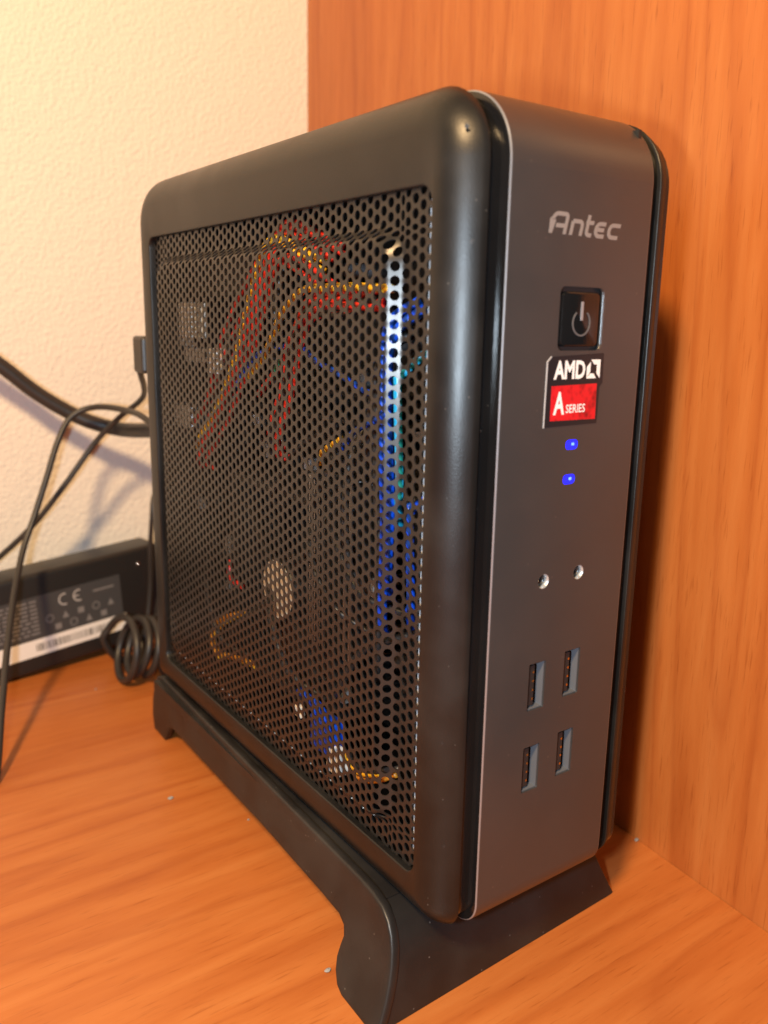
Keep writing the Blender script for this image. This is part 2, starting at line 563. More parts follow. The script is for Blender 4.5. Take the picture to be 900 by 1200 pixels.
holes = [rr2(x, z, 6.0, 13.2, .35) for x, z in USB]+[circ(x, z, 1.95, 1.95, 24) for x, z in JACK] \
    + [rr2(x, z, 4.4, 2.5, 1.05) for x, z in LED]+[rr2(*BTN, 15.2, 15.0, 1.6)]
def front_plate():
    CH = .34
    zlo, zhi = PZ0+RB, Hh-RR
    xs0, xs1 = PX0+CH, PX1-CH
    v = []; f = []; mi = []
    # flat field, triangulated round the cut-outs
    pts = []; edges = []
    def loop(l):
        b = len(pts); pts.extend(l)
        edges.extend([(b+i, b+(i+1) % len(l)) for i in range(len(l))])
    loop([(xs0, zlo), (xs1, zlo), (xs1, zhi), (xs0, zhi)])
    for h in holes: loop(h)
    vo, eo, fo, *_ = delaunay_2d_cdt([Vector(p) for p in pts], edges, [], 1, 1e-5)
    def inside(p, poly):
        c = False; n = len(poly)
        for i in range(n):
            a, b = poly[i], poly[(i+1) % n]
            if (a[1] > p[1]) != (b[1] > p[1]) and p[0] < (b[0]-a[0])*(p[1]-a[1])/(b[1]-a[1])+a[0]: c = not c
        return c
    v += [(p.x, 0, p.y) for p in vo]
    for fc in fo:
        cx = sum(vo[i].x for i in fc)/len(fc); cz = sum(vo[i].y for i in fc)/len(fc)
        if any(inside((cx, cz), h) for h in holes): continue
        f.append(tuple(fc)); mi.append(0)
    for h in holes:                                   # walls of the cut-outs
        b = len(v); n = len(h)
        v += [(x, 0, z) for x, z in h]+[(x, .9, z) for x, z in h]
        for i in range(n):
            f.append((b+i, b+(i+1) % n, b+n+(i+1) % n, b+n+i)); mi.append(0)
    # profile wrapping over the top and under the bottom: point and outward normal
    full = [((45, PZ0), (0, -1)), ((30, PZ0), (0, -1))]
    for k in range(13):
        a = math.radians(270-90*k/12); full.append(((RB+RB*math.cos(a), PZ0+RB+RB*math.sin(a)), (math.cos(a), math.sin(a))))
    half = len(full)
    for k in range(16):
        a = math.radians(180-90*k/15); full.append(((RR+RR*math.cos(a), Hh-RR+RR*math.sin(a)), (math.cos(a), math.sin(a))))
    full += [((30, Hh), (0, 1)), ((45, Hh), (0, 1))]
    def pt(p, d): return (p[0][0]-p[1][0]*d, p[0][1]-p[1][1]*d)
    cols = [(xs0, 0.), (xs0-.16, .04), (PX0+.04, .26), (PX0, CH), (PX0, 3.6)]
    cols_r = [(PX0+PX1-x, d) for x, d in cols]
    for side in (cols, cols_r):
        base = len(v)
        for x, d in side:
            for p in full:
                a, b = pt(p, d); v.append((x, a, b))
        n = len(full)
        for c in range(len(side)-1):
            for i in range(n-1):
                f.append((base+c*n+i, base+c*n+i+1, base+(c+1)*n+i+1, base+(c+1)*n+i))
                mi.append(1 if c in (0, 1, 2) else 2)
    base = len(v); n = len(full)
    for x in (xs0, xs1):
        for p in full: v.append((x, *pt(p, 0)))
    for i in range(n-1):
        if i == half-1: continue                     # that strip is the flat field
        f.append((base+i, base+i+1, base+n+i+1, base+n+i)); mi.append(0)
    me_o = mk('front_plate', v, f, None, pc, True, mats=['plate', 'edge', 'gloss'], midx=mi, angle=28)
    return me_o
plate = front_plate()
def fm(x, z, t): return (x, t, z)                     # outline in the front plane

# lettering on the plate
def stroke(pts, w):
    """polyline -> quad strip of even width"""
    out_l, out_r = [], []
    P_ = [Vector(p) for p in pts]
    for i, p in enumerate(P_):
        if i == 0: d = (P_[1]-p).normalized(); nrm = Vector((-d.y, d.x))*w/2
        elif i == len(P_)-1: d = (p-P_[-2]).normalized(); nrm = Vector((-d.y, d.x))*w/2
        else:
            d1 = (p-P_[i-1]).normalized(); d2 = (P_[i+1]-p).normalized()
            n1 = Vector((-d1.y, d1.x)); n2 = Vector((-d2.y, d2.x)); b = (n1+n2)
            b = b/max(b.length_squared, .3)*2 if b.length > 1e-6 else n1
            nrm = b*w/2
        out_l.append(p+nrm); out_r.append(p-nrm)
    return [tuple(a) for a in out_l]+[tuple(a) for a in reversed(out_r)]
def strip(gg, pts, w, mapf, t0, t1):
    poly = stroke(pts, w); n = len(pts)
    for i in range(n-1):
        gg.prism([poly[i], poly[i+1], poly[2*n-2-i], poly[2*n-1-i]], mapf, t0, t1)
def arc(cx, cz, r, a0, a1, n=5, rz=None):
    return [(cx+r*math.cos(math.radians(a0+(a1-a0)*i/n)), cz+(rz or r)*math.sin(math.radians(a0+(a1-a0)*i/n))) for i in range(n+1)]
LX, LZ, SLN = 24.3, 180.9, .24
def lm(x, z, t): return (LX+x+SLN*z, t, LZ+z*.98)
T0, T1 = -.06, .02
wst = .98
letters = {
    'letter_a': [[(.55, 0), (.55, 3.2)]+arc(1.9, 3.2, 1.35, 180, 90)+arc(4.3, 3.75, .8, 90, 0)+[(5.1, 0)], [(1.9, 1.9), (5.1, 1.9)]],
    'letter_n': [[(7.2, 0), (7.2, 3.25)], [(7.2, 3.25)]+arc(9.5, 2.25, 1.0, 90, 0)+[(10.5, 0)]],
    'letter_t': [[(12.35, 5.0)]+[(12.35, 1.4)]+arc(13.25, 1.25, .9, 180, 270)+[(14.2, .35)], [(11.7, 3.25), (14.3, 3.25)]],
    'letter_e': [[(18.6, 3.25)]+arc(16.7, 2.0, 1.25, 90, 180)+arc(16.7, 1.6, 1.25, 180, 270)+[(18.6, .35)], [(15.6, 1.85), (18.3, 1.85)]],
    'letter_c': [[(23.9, 3.25)]+arc(21.4, 2.0, 1.25, 90, 180)+arc(21.4, 1.6, 1.25, 180, 270)+[(23.6, .35)]],
}
for nm, ss in letters.items():
    gg = G()
    for k, s_ in enumerate(ss):
        strip(gg, s_, wst-.02*k, lm, T0+.004*k, T1)
    o = gg.mk(nm, 'silver_print', plate)

# power button: dark well, raised cap, embossed symbol
well = G().prism(rr2(*BTN, 15.4, 15.2, 1.6), fm, 1.2, 1.28).mk('button_well', 'black', pc)
cap = G()
def cap_loops():
    lv = []
    for w_, h_, r_, y_ in ((13.0, 12.9, 1.3, 1.25), (13.0, 12.9, 1.3, .15), (12.7, 12.6, 1.2, -.18), (12.2, 12.1, 1.0, -.30)):
        lv.append([(x-.35, y_, z-.1) for x, z in rr2(*BTN, w_, h_, r_)])
    n = len(lv[0]); v = sum(lv, []); f = []
    for i in range(3):
        for k in range(n): f.append((i*n+k, i*n+(k+1) % n, (i+1)*n+(k+1) % n, (i+1)*n+k))
    f.append(tuple(3*n+k for k in range(n)))
    return v, f
cap.add(*cap_loops())
btn = cap.mk('power_button', 'gloss', pc, True, angle=35)
gg = G(); bx, bz = BTN[0]-.2, BTN[1]-.9
strip(gg, arc(bx, bz, 3.0, 128, 412, 22), .42, fm, -.44, -.26)
gg.mk('power_ring', 'ring', btn)
gg = G(); strip(gg, [(bx, bz+.6), (bx, bz+5.0)], .75, fm, -.46, -.26)
gg.mk('power_bar', 'steel', btn)
# bright bevel round the button opening
gg = G(); ring_o = rr2(*BTN, 15.5, 15.3, 1.75); ring_i = rr2(*BTN, 15.1, 14.9, 1.55)
n = len(ring_o)
gg.add([(x, -.02, z) for x, z in ring_o]+[(x, .28, z) for x, z in ring_i], [(i, (i+1) % n, n+(i+1) % n, n+i) for i in range(n)])
gg.mk('button_bezel', 'plate', pc)

# processor sticker
st = G().prism([(27.6, 152.9), (46.2, 153.7), (46.4, 146.3), (45.4, 145.4), (45.2, 136.2), (26.2, 136.0), (26.3, 151.6)], fm, -.13, .01).mk('sticker', 'sticker', pc)
tag(st, 'black sticker with white lettering and a red foil field')
G().prism([(28.2, 145.9), (44.3, 146.2), (44.5, 137.3), (28.3, 137.5)], fm, -.155, -.12).mk('red_field', 'foil', st)
gg = G()
gg.prism([(26.15, 135.9), (26.45, 135.9), (26.55, 151.7), (27.75, 152.85), (27.6, 153.05), (26.25, 151.8)], fm, -.16, -.01)
gg.mk('sticker_edge', 'mark_print', st)
def glyphs(name, text, x, z, h, w, bold, mat, parent, mapf, t0, depth):
    cu = bpy.data.curves.new('txt', 'FONT'); cu.body = text; cu.size = 1; cu.offset = bold; cu.resolution_u = 3
    to = bpy.data.objects.new('txt', cu); COL.objects.link(to)
    dg = bpy.context.evaluated_depsgraph_get()
    me = bpy.data.meshes.new_from_object(to.evaluated_get(dg))
    vs = [q.co.copy() for q in me.vertices]; fs = [list(p.vertices) for p in me.polygons]
    bpy.data.objects.remove(to); bpy.data.curves.remove(cu); bpy.data.meshes.remove(me)
    x0 = min(q.x for q in vs); x1 = max(q.x for q in vs); y0 = min(q.y for q in vs); y1 = max(q.y for q in vs)
    v = [mapf(x+(q.x-x0)/(x1-x0)*w, z+(q.y-y0)/(y1-y0)*h, t0) for q in vs]
    o = mk(name, v, fs, mat, parent)
    return o
glyphs('lettering', 'AMD', 28.7, 147.5, 4.5, 11.0, .035, 'white_print', st, fm, -.16, 0)
gg = G()
ax, az, s_ = 40.3, 147.5, 4.6                       # arrow mark beside the lettering
for poly in ([(0.28, 1.0), (1.0, 1.0), (.74, .74), (.54, .74)], [(1.0, 1.0), (1.0, .0), (.74, .26), (.74, .74)],
             [(0, .62), (.26, .62), (.26, .36), (0, 0)], [(0, 0), (.26, .26), (.52, .26), (.72, 0)], [(.0, .62), (.26, .62), (.26, .88)]):
    gg.prism([(ax+a*s_*1.05, az+b*s_) for a, b in poly], fm, -.16, -.12)
gg.mk('arrow_mark', 'white_print', st)
glyphs('large_letter', 'A', 29.2, 138.9, 5.6, 3.9, .03, 'white_print', st, fm, -.175, 0)
glyphs('small_lettering', 'SERIES', 33.6, 139.2, 2.1, 6.9, .012, 'white_print', st, fm, -.175, 0)

# lights
for x, z in LED:
    o = G().prism(rr2(x, z, 4.3, 2.4, 1.0), fm, .12, 1.3).mk('indicator_light', 'led', pc)
    G().prism(rr2(x+.5, z+.1, 1.0, .7, .3), fm, .08, .2).mk('light_core', 'led_core', o)
# headphone and microphone sockets
for x, z in JACK:
    o = G().lathe((x, 0, z), (0, 1, 0), [(.03, 1.96), (.06, 1.86), (1.5, 1.72)], 28, cap=False).mk('audio_socket', 'socket', pc, True)
    G().lathe((x, 0, z), (0, 1, 0), [(1.45, 1.8), (1.3, 1.3), (.95, .7), (.80, .02)], 22).mk('contact', 'gloss', o, True)
# usb ports
for x, z in USB:
    gg = G()
    w, h, t = 5.9, 13.1, .3
    for lo, hi in (((x-w/2, .5, z-h/2), (x-w/2+t, 3.1, z+h/2)), ((x+w/2-t, .5, z-h/2), (x+w/2, 3.1, z+h/2)),
                   ((x-w/2+t, .5, z-h/2), (x+w/2-t, 3.1, z-h/2+t)), ((x-w/2+t, .5, z+h/2-t), (x+w/2-t, 3.1, z+h/2))):
        gg.box(lo, hi)
    o = gg.mk('usb_port', 'port', pc)
    G().box((x-w/2+t, 3.02, z-h/2+t), (x+w/2-t, 3.08, z+h/2-t)).mk('port_floor', 'void', o)
    G().box((x-1.9, .9, z-5.6), (x-.1, 3.0, z+5.6)).mk('tongue', 'black', o)
    for k in range(4):
        G().box((x-.1, 1.1, z-4.3+k*2.5), (x+.02, 2.9, z-3.3+k*2.5)).mk('contact', 'gold', o)
        G().box((x-.75, .82, z-4.1+k*2.5), (x-.25, .92, z-3.5+k*2.5)).mk('contact_tip', 'gold', o)
# worn spots on the satin frame
def on_shell(y, z):
    t = max(0., min(1., 1-(y-SY0)/RUN_))
    return (DROP*bow(t), max(y, SY0))
for (u0, z0, s0) in ((5.0, 201.5, 1.1), (3.6, 178.0, .9), (5.4, 57, .7), (4.4, 28, .8), (6.2, 120, .5)):
    gg = G(); poly = []
    for k in range(9):
        a = 2*math.pi*k/9; r = s0*random.uniform(.45, 1.0)
        yy = u0+r*.55*math.cos(a); zz = z0+r*.9*math.sin(a)
        x_, y_ = on_shell(yy, zz)
        poly.append((x_-.03, y_-.03, zz))
    x_, y_ = on_shell(u0, z0)
    gg.add(poly+[(x_-.05, y_-.05, z0)], [(k, (k+1) % 9, 9) for k in range(9)])
    gg.mk('paint_chip', 'tray', pc)

# ---- inside the case
G().box((3.4, 11.5, 20), (3.9, 17.2, 188)).mk('inner_flange', 'flange', pc)
G().box((58, 4, 4), (59, Dp-4, Hh-4)).mk('motherboard_tray', 'tray', pc)
mb = G().box((52, 22, 20), (53.6, 192, 190)).mk('motherboard', 'pcb', pc)
rng = random.Random(3)
for k in range(34):                                  # tall can capacitors
    y = rng.uniform(28, 186); z = rng.uniform(24, 186)
    if 88 < y < 168 and 22 < z < 100: continue
    h = rng.uniform(6, 11); r = rng.uniform(2.2, 3.2)
    o = G().lathe((52, y, z), (-1, 0, 0), [(0, r), (h-.5, r), (h, r-.5)], 12).mk('capacitor', rng.choice(['black', 'steel', 'fan']), mb, True, angle=40)
for k in range(24):
    y = rng.uniform(28, 186); z = rng.uniform(24, 186); a, b = rng.uniform(1.5, 6), rng.uniform(1.5, 6)
    if 88 < y < 168 and 22 < z < 100: continue
    G().box((50.6, y-a, z-b), (52, y+a, z+b)).mk('chip', 'black', mb)
for k, zz in enumerate((128, 137)):                  # two memory modules across the board
    o = G().box((24, 60, zz), (52, 186, zz+1.3)).mk('memory_module', 'pcb', mb)
    for q in range(8): G().box((30, 64+q*15, zz-1), (42, 74+q*15, zz)).mk('memory_chip', 'black', o)
# processor cooler: finned block, fan frame, seven blades, hub with a cream disc
cy, cz = 109., 67.5
sink = G().box((44, cy-36, cz-36), (52, cy+36, cz+36)).mk('heatsink', 'fin', pc)
for k in range(24):
    zz = cz-35+k*3.0
    G().box((23.5, cy-36, zz), (44, cy+36, zz+.9)).mk('fin', 'fin', sink)
fan = G()
for a, b, c, d in ((-37, -37, 37, -34), (-37, 34, 37, 37), (-37, -34, -34, 34), (34, -34, 37, 34)):
    fan.box((12, cy+a, cz+b), (23, cy+c, cz+d))
fan = fan.mk('cooling_fan', 'fan', pc)
for k in range(4):                                   # support struts seen from the side
    t = math.radians(45+90*k)
    gg = G(); gg.tube([(13.4, cy+11*math.cos(t), cz+11*math.sin(t)), (13.6, cy+36*math.cos(t), cz+36*math.sin(t))], 1.4, 6, 2)
    gg.mk('strut', 'fan', fan)
for k in range(7):
    t0 = 2*math.pi*k/7; v = []; f = []
    for i in range(5):
        r = 11+22*i/4
        for j in range(4):
            t = t0+(j/3-.5)*(.75-.05*i)+.10*i
            v.append((21-(j/3)*5, cy+r*math.cos(t), cz+r*math.sin(t)))
    for i in range(4):
        for j in range(3): f.append((i*4+j, i*4+j+1, (i+1)*4+j+1, (i+1)*4+j))
    v2 = [(x+1, y, z) for x, y, z in v]; n = len(v)
    ff = f+[tuple(q+n for q in reversed(c)) for c in f]
    mk('blade', v+v2, ff, 'fan', fan, True)
hub = G().lathe((22, cy, cz), (-1, 0, 0), [(0, 11.8), (9.6, 11.8), (10.4, 11.2)], 28).mk('hub', 'fan', fan, True, angle=40)
G().lathe((11.6, cy, cz), (-1, 0, 0), [(-.1, 10.6), (.15, 10.6)], 28).mk('hub_disc', 'cream', hub)
ch = G().box((20, 58, 58), (22, 84, 112)).mk('chipset_heatsink', 'fin', pc)
for k in range(9): G().box((9, 58.5+k*2.9, 58), (20, 59.3+k*2.9, 112)).mk('fin', 'fin', ch)
for k in range(40):
    y = rng.uniform(30, 190); z = rng.uniform(22, 130); x = rng.uniform(9, 24)
    if 70 < y < 148 and 28 < z < 108: continue
    a, b = rng.uniform(.8, 3.2), rng.uniform(.8, 3.2)
    G().box((x, y-a, z-b), (x+3, y+a, z+b)).mk('component', rng.choice(['steel', 'black', 'pcb', 'fin', 'black']), pc)
# drive/board behind the upper rear
G().box((16, 120, 168), (46, 188, 186), .8).mk('voltage_module', 'pcb', pc)
wc = G().box((3, 158, 153), (9, 170, 166), .5).mk('white_connector', 'white', pc)
for k in range(4): G().box((3.4, 159+k*3.2, 150), (4.4, 161+k*3.2, 153.5)).mk('latch', 'steel', wc)
G().box((3.5, 138, 141), (8, 146, 150), .5).mk('white_connector', 'white', pc)
G().box((5, 152, 144), (12, 170, 149.5), .5).mk('socket_block', 'fin', pc)
G().box((5, 166, 118), (14, 184, 127), .6).mk('socket_block', 'fin', pc)
def wire(pts, col, r=.95):
    return G().tube(pts, r, 7, 7).mk('wire', col, pc, True)
# the supply loom: many single wires fanning from the front top down to the rear
import itertools
def loom(n, a, colours, jitter, r=.95):
    for k in range(n):
        dx, dy, dz = rng.uniform(-.3, 1.6), rng.uniform(-jitter, jitter), rng.uniform(-jitter, jitter)
        pts = [(p[0]+dx+rng.uniform(-.3, .3), p[1]+dy+rng.uniform(-.8, .8), p[2]+dz+rng.uniform(-.8, .8)) for p in a]
        wire(pts, colours[k % len(colours)], r)
loom(9, [(6.0, 65.7, 174.9), (4.0, 93.1, 183.5), (3.5, 107.1, 167.6), (4.0, 120.3, 147.8), (4.5, 139.1, 128.2), (5.0, 156.8, 113.3), (8.0, 158.3, 108.8)], ['red', 'yellow', 'red', 'black', 'red', 'orange', 'red'], 6.0)
loom(6, [(4.0, 38.5, 165.7), (2.5, 55.7, 163.8), (2.5, 70.9, 162.9), (3.0, 79.6, 152.5), (4.0, 89.3, 136.5), (5.0, 99.8, 120.8), (10.0, 98.5, 116.6)], ['red', 'black', 'red', 'red', 'black'], 3.2)
wire([(5.0, 33.5, 168.4), (2.2, 47.1, 169.1), (2.2, 61.3, 169.1), (2.2, 73.9, 168.6), (2.5, 86.1, 162.9), (3.0, 98.5, 150.6), (4.0, 113.7, 141.2)], 'yellow', 1.15)
wire([(5.0, 37.3, 163.8), (2.2, 51.0, 164.3), (2.2, 64.3, 163.8), (2.5, 78.5, 158.1), (4.0, 91.2, 146.9), (6.0, 110.3, 135.9)], 'red', 1.1)
loom(5, [(8.0, 107.0, 176.5), (5.0, 130.7, 150.7), (5.0, 145.6, 128.3), (5.5, 159.5, 115.4)], ['red', 'red', 'black', 'red'], 7.0)
for a in ([(6.0, 45.3, 141.5), (3.0, 58.7, 146.8), (2.5, 69.0, 149.6), (5.0, 79.3, 152.6)], [(6.0, 89.9, 152.6), (3.5, 107.1, 148.7), (3.5, 120.3, 139.3), (6.0, 128.8, 135.9)],
          [(5.0, 57.8, 124.5), (3.0, 51.2, 127.8), (2.5, 46.1, 131.5), (5.0, 33.5, 137.6)]):
    wire(a, 'blue', .9)
wire([(5.0, 69.0, 118.9), (3.0, 64.4, 123.1), (4.0, 55.4, 128.1)], 'yellow', .9)
wire([(5.0, 80.2, 154.4), (3.5, 90.1, 147.8), (4.5, 96.0, 143.2)], 'green', .9)
# blue front-panel leads behind the mesh's front edge; the cyan one paints in LED light
for k, (y, x, z0, z1, col, r) in enumerate(((35, 6, 92, 156, 'blue', 1.5), (38.5, 7, 80, 158, 'blue', 1.5), (31.5, 6.5, 114, 147, 'cyan', 1.2), (42, 8, 64, 150, 'black', 1.5), (28.5, 9, 84, 112, 'blue', 1.3))):
    wire([(x+6, y-6, z1+8), (x, y, z1), (x-.6, y+.6, (z0+z1)/2+14), (x, y-.4, (z0+z1)/2-12), (x+.5, y+.8, z0), (x+7, y+8, z0-9)], col, r)
# low header plugs
bc = G().box((3, 60, 27), (9, 72, 38), .5).mk('blue_connector', 'blue', pc)
for k in range(3): wire([(5, 64+k*2.6, 37), (4, 68+k*3, 42), (6, 80+k*2, 40), (14, 90, 36)], 'blue', 1.1)
G().box((3, 55, 23), (7, 62, 31), .4).mk('white_connector', 'white', pc)
G().box((4, 80, 32), (6, 84.5, 36), .4).mk('cream_connector', 'cream', pc)
loom(3, [(12, 128, 31), (6, 138, 33), (4.5, 148, 31), (4.5, 153, 36), (6, 148, 44), (12, 138, 50)], ['orange', 'orange', 'yellow'], .8, 1.0)
loom(4, [(4.0, 25.3, 39.6), (2.5, 34.7, 33.6), (2.5, 44.2, 30.7), (5.0, 52.2, 31.1)], ['orange', 'yellow', 'black'], 1.6)
wire([(7.0, 127.0, 64.2), (5.0, 133.5, 66.6), (6.0, 135.3, 72.8)], 'red', 1.1)

# dark leads crossing the board
for k in range(14):
    y = rng.uniform(40, 170); z = rng.uniform(30, 180); a = rng.uniform(0, 6.3); x = rng.uniform(4, 10)
    wire([(x+8, y-26*math.cos(a), z-26*math.sin(a)), (x+1, y-10*math.cos(a), z-12*math.sin(a)+rng.uniform(-5, 5)), (x, y+8*math.cos(a), z+10*math.sin(a)+rng.uniform(-5, 5)), (x+7, y+24*math.cos(a), max(24, min(188, z+24*math.sin(a))))], rng.choice(['black', 'black', 'rubber', 'fan']), rng.uniform(.8, 1.5))
# ------------------------------------------------------------------ the stand
stand = thing('case_stand', (36, 100, -HZ), 'black plastic cradle stand with flared curved feet under the computer case', 'stand')
def flare(y): 
    if y < 45: return 10.2
    return max(.8, 10.2-(y-45)/150*9.4)
def flank_x(y, z):
    t = max(0., (6-z)/32)
    return -3.0+.022*(y-20)-flare(y)*t**1.7
out = [(200, 3.2), (34, 3.4), (27, 2.9), (22, 1.7), (18.5, -.6), (16.0, -3.4), (14.2, -6.6), (12.8, -10), (11.6, -14), (10.6, -18), (9.8, -22), (9.3, -HZ),
       (27.2, -HZ), (30.5, -25.6), (33.4, -23.2), (35.0, -20.2), (35.3, -17.2), (35.2, -14.6), (36.6, -12.5), (40.0, -11.2), (50, -11.0), (95, -11.6), (150, -14.2), (186, -16.2), (191, -18), (193.5, -21.5), (197, -HZ),
       (211, -HZ), (213.5, -20), (213, -12), (210, -4), (206, 1.2)]
def dens(poly, step):
    r = []
    for i, a in enumerate(poly):
        b = poly[(i+1) % len(poly)]; n = max(1, int(math.hypot(b[0]-a[0], b[1]-a[1])/step))
        for k in range(n): r.append((a[0]+(b[0]-a[0])*k/n, a[1]+(b[1]-a[1])*k/n))
    return r
def flank(mirror):
    poly = dens(out, 4.0)
    n = len(poly)
    grid = []
    for i in range(55):
        for j in range(9):
            q = (10+i*3.9+1.1, -HZ+2+j*3.6)
            c = False
            dmin = 9
            for k in range(n):
                a, b = poly[k], poly[(k+1) % n]
                if (a[1] > q[1]) != (b[1] > q[1]) and q[0] < (b[0]-a[0])*(q[1]-a[1])/(b[1]-a[1])+a[0]: c = not c
                dmin = min(dmin, math.hypot(a[0]-q[0], a[1]-q[1]))
            if c and dmin > 1.8: grid.append(q)
    # rounded rim: three insets of the outline
    def inset(d):
        r = []
        for k in range(n):
            p0, p1, p2 = Vector(poly[k-1]), Vector(poly[k]), Vector(poly[(k+1) % n])
            t = (p2-p0).normalized(); r.append((p1.x-t.y*d, p1.y+t.x*d))
        return r
    TH = 3.0
    rings = [(inset(.9), 0.), (inset(.35), .12), (inset(.08), .4), (poly, .9), (poly, TH-.9), (inset(.3), TH-.2), (inset(.9), TH)]
    v = []; f = []
    for rg, dx in rings:
        for y, z in rg: v.append((flank_x(y, z)+dx, y, z))
    for i in range(len(rings)-1):
        for k in range(n): f.append((i*n+k, i*n+(k+1) % n, (i+1)*n+(k+1) % n, (i+1)*n+k))
    ring0 = rings[0][0]
    vo, eo, fo, ov, *_ = delaunay_2d_cdt([Vector(p) for p in ring0]+[Vector(p) for p in grid], [(k, (k+1) % n) for k in range(n)], [], 1, 1e-6)
    for dx in (0., TH):
        b = len(v); v += [(flank_x(p.x, p.y)+dx, p.x, p.y) for p in vo]
        f += [tuple(b+i for i in fc) for fc in fo]
    if mirror: v = [(SWD-x, y+4.2, z) for x, y, z in v]
    bm = bmesh.new()
    vs = [bm.verts.new(q) for q in v]
    for fc in f:
        try: bm.faces.new([vs[i] for i in fc])
        except ValueError: pass
    bmesh.ops.remove_doubles(bm, verts=bm.verts, dist=.002)
    bm.verts.index_update()
    vv = [q.co[:] for q in bm.verts]; ff = [[q.index for q in fc.verts] for fc in bm.faces]; bm.free()
    return mk('side_rail', vv, ff, 'stand', stand, True, angle=45)
flank(False); flank(True)
RIDGE = [(3.4, 34), (2.9, 27), (1.7, 22), (-.6, 18.5), (-3.4, 16.0), (-6.6, 14.2), (-10, 12.8), (-14, 11.6), (-18, 10.6), (-22, 9.8), (-26.3, 9.35)]
def web(name, rear, th):
    """curved end face of the cradle between the two rails"""
    v = []; f = []; prof = [(.75, 25.5)]+RIDGE[3:]
    for t in (0, th):
        for z, yr in prof:
            y = (yr+.9+t) if not rear else (206-t)
            xl = flank_x(y, z)+1.2
            zz = z if not t else min(z, -2.6-.1*len(v)/20)
            v.append((xl, y, zz)); v.append((SWD-xl, y+3.0, zz))
    n = len(prof)*2
    for i in range(len(prof)-1):
        a = 2*i
        f += [(a, a+1, a+3, a+2), (n+a, n+a+2, n+a+3, n+a+1), (a, a+2, n+a+2, n+a), (a+1, n+a+1, n+a+3, a+3)]
    f += [(0, n, n+1, 1), (n-2, n-1, 2*n-1, 2*n-2)]
    mk(name, v, f, 'stand', stand, True, angle=40)
web('front_web', False, 2.4)
web('rear_web', True, 2.4)
G().box((-1.6, 25.0, -3.0), (SWD+1.6, 203, .85)).mk('cradle_floor', 'stand', stand)

# ------------------------------------------------------------------ power adapter behind the case
ad_base = np.array([-46.5, 297.5, -HZ])
ang = math.radians(9.0)
AE = np.array([math.cos(ang), math.sin(ang), 0]); AN = np.array([math.sin(ang), -math.cos(ang), 0])
tilt = math.radians(3.4)
adapter = thing('power_adapter', tuple(ad_base+AE*40), 'black laptop-style power adapter on its long edge against the plaster wall', 'adapter')
def am(s, z, t):                                     # s along the brick, z up, t out of the front face
    ss = s*math.cos(tilt)-z*math.sin(tilt); zz = z*math.cos(tilt)+s*math.sin(tilt)
    if s < 0: pass
    return tuple(ad_base+AE*ss+np.array([0, 0, zz])+AN*t)
AL, AH, AT = 94.0, 54.0, 21.0
def adapter_body():
    bm = bmesh.new(); bmesh.ops.create_cube(bm, size=1)
    for q in bm.verts: q.co = Vector(((q.co.x+.5)*(AL+30)-30, (q.co.y+.5)*AH, (q.co.z-.5)*AT))
    bmesh.ops.bevel(bm, geom=list(bm.edges), offset=2.6, segments=4, profile=.5, affect='EDGES')
    bm.verts.index_update()
    v = [am(q.co.x, q.co.y+1.2, q.co.z) for q in bm.verts]; f = [[q.index for q in c.verts] for c in bm.faces]; bm.free()
    return v, f
G().add(*adapter_body()).mk('body', 'black', adapter, True, angle=35)
lab = G().prism([(-20, 10), (68, 10), (68, 43), (-20, 43)], am, .0, .15).mk('rating_label', 'label', adapter)
bar = G().prism([(-18, 10.6), (69.5, 10.6), (69.5, 19.6), (-18, 19.6)], am, .16, .26).mk('barcode_label', 'white_print', lab)
x = 18.0
while x < 62:
    w = rng.choice([.4, .5, .8])
    G().prism([(x, 13.0), (x+w, 13.0), (x+w, 17.0), (x, 17.0)], am, .26, .30).mk('bar', 'black', bar)
    x += w+rng.choice([.5, .7, 1.0])
gg = G()
strip(gg, arc(36, 37.5, 3.0, 70, 290, 10), .8, am, .16, .22)
strip(gg, arc(44, 37.5, 3.0, 70, 290, 10), .8, am, .16, .22)
strip(gg, [(41.3, 37.5), (44, 37.5)], .7, am, .16, .215)
gg.mk('conformity_mark', 'mark_print', lab)
for k in range(9):
    gg = G(); cx, cz = 27+(k % 5)*8.6+(4 if k > 4 else 0), (29 if k < 5 else 23.5)
    if k % 3 == 0: strip(gg, arc(cx, cz, 2.0, 0, 360, 12), .5, am, .16, .2)
    elif k % 3 == 1: gg.prism([(cx-1.8, cz-1.8), (cx+1.8, cz-1.8), (cx, cz+1.9)], am, .16, .2)
    else: gg.prism([(cx-1.7, cz-1.6), (cx+1.7, cz-1.6), (cx+1.7, cz+1.6), (cx-1.7, cz+1.6)], am, .16, .2)
    gg.mk('approval_mark', 'grey_print', lab)
for r_ in range(9):
    zz = 40.5-r_*2.2; a = -17.0
    while a < 20:
        w = rng.uniform(1.5, 6)
        G().prism([(a, zz-.45), (min(a+w, 21), zz-.45), (min(a+w, 21), zz+.45), (a, zz+.45)], am, .16, .2).mk('printed_line', 'grey_print', lab)
        a += w+rng.uniform(.8, 1.6)
G().prism([(52, 37), (64, 37), (64, 38), (52, 38)], am, .16, .2).mk('printed_line', 'grey_print', lab)
G().lathe(am(80, 46, .05), tuple(AN), [(-.3, 1.1), (.1, 1.1), (.3, .7)], 12).mk('indicator', 'chrome', adapter, True)

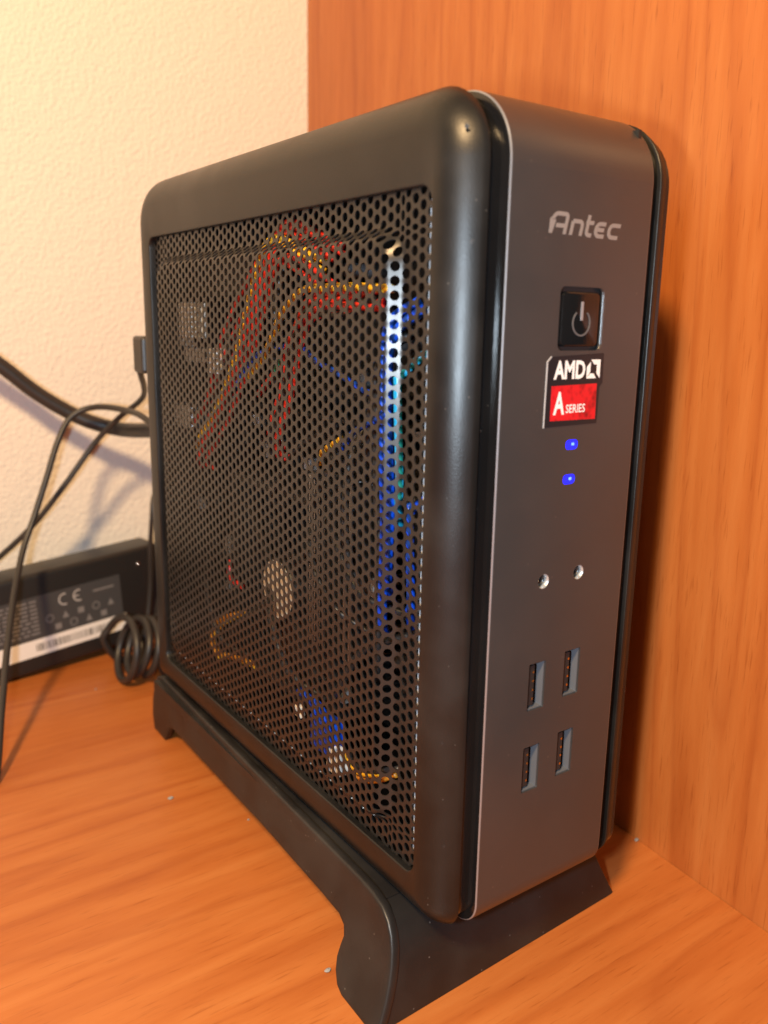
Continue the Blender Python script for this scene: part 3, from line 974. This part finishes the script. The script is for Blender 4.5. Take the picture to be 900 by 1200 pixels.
# ------------------------------------------------------------------ cables
def cable(name, pts, r, label, mat='rubber'):
    base = tuple(pts[0])
    e = thing(name, base, label, 'cable')
    G().tube(pts, r, 12, 12).mk('cord', mat, e, True)
    return e
def wp(lst): return [tuple(off_wall(u, v, o)) for u, v, o in lst]
thick = cable('thick_cable', wp([(-170, 330, 32), (-70, 381, 30), (0, 428, 28), (45, 462, 27), (95, 490, 28), (140, 503, 34), (180, 504, 60), (208, 500, 88)])+[(34, 232, 104), (36, 222, 104)], 3.9,
              'thick black cable sagging across the wall into the back of the case')
G().box((27, 207.6, 97), (45, 229, 111), 1.5).mk('plug', 'black', thick)
thin = cable('thin_cable', [(24, 212, 98), (24, 226, 100)]+wp([(172, 492, 84), (148, 481, 62), (112, 477, 46), (84, 488, 42), (68, 517, 44), (54, 562, 48), (40, 606, 52), (27, 645, 58), (17, 695, 72), (9, 755, 92), (2, 830, 120), (-8, 930, 150), (-40, 1000, 160)]), 1.55,
             'thin black cable arching up from the case, then hanging down at the left')
G().box((20, 207.6, 94), (26.5, 220, 102), 1).mk('plug', 'black', thin)
lead = cable('thin_lead', [(5, 216, 146), (6, 224, 138)]+wp([(168, 464, 66), (140, 489, 46), (112, 518, 38), (76, 568, 36), (40, 614, 32), (0, 652, 26), (-60, 700, 20)]), 1.45,
             'thin straight black lead running diagonally from the plug down to the left')
G().box((1.5, 207.6, 137), (9, 219.5, 152.5), 1.4).mk('plug', 'black', lead)
# coil of spare cord
coil_pts = []
cc = np.array([23., 272., -HZ+17.6])
for i in range(4*14+1):
    t = 2*math.pi*i/14
    k = i/14
    rad = 14.6+1.5*math.sin(k*2.3)+.7*math.sin(t*.5+1)
    coil_pts.append((cc[0]-21+k*7.4+5.0*math.sin(t)+2.2*math.sin(k*1.9), cc[1]+rad*math.cos(t)*1.1+k*-1.5, cc[2]+rad*math.sin(t)))
coil_pts = [(58, 300, -HZ+2.2), (34, 297, -HZ+2.2), (12, 292, -HZ+3)]+coil_pts+[(34, 292, 2), (36, 262, 60), (40, 240, 84), (48, 214, 88)]
coil = thing('coiled_cord', (20, 272, -HZ), 'shiny black cord wound into a small standing coil behind the case', 'cable')
G().tube(coil_pts, 1.95, 10, 4).mk('cord', 'rubber', coil, True)
loop = cable('cord_loop', [(28, 300, -HZ+3), (34, 304, 10), (34.5, 302, 34), (35.5, 300, 52), (38, 302, 64), (44, 302, 68), (49, 300, 62), (50, 296, 44), (50, 270, 30)], 1.3,
             'thin black cord rising beside the adapter and looping behind the case')

# crumbs lying on the desk
for (u, v, s_, lb) in ((200, 936, 1.1, 'grey crumb lying on the desk left of the stand'), (384, 1138, 1.0, 'pale crumb lying beside the curved front foot of the stand'),
                       (291, 961, .55, 'tiny pale crumb lying close to the stand rail'), (112, 808, .6, 'tiny white speck on the desk near the coiled cord'),
                       (746, 985, 1.0, 'white crumb in the corner between desk and wooden panel')):
    d = ray(u, v); C = np.array(CAM); p = C+d*((-HZ-C[2])/d[2])
    bm = bmesh.new(); bmesh.ops.create_icosphere(bm, subdivisions=2, radius=1)
    for q in bm.verts:
        q.co = Vector((q.co.x*s_*1.1, q.co.y*s_*.8, max(q.co.z, -.6)*s_*.55))*random.uniform(.75, 1.1)
    bm.verts.index_update()
    o = mk('crumb', [(p[0]+q.co.x, p[1]+q.co.y, -HZ+s_*.33+q.co.z) for q in bm.verts], [[q.index for q in c.verts] for c in bm.faces], 'crumb', None, origin=tuple(p))
    bm.free()
    tag(o, lb, 'crumb', 'crumbs on the desk')

bpy.context.view_layer.update()
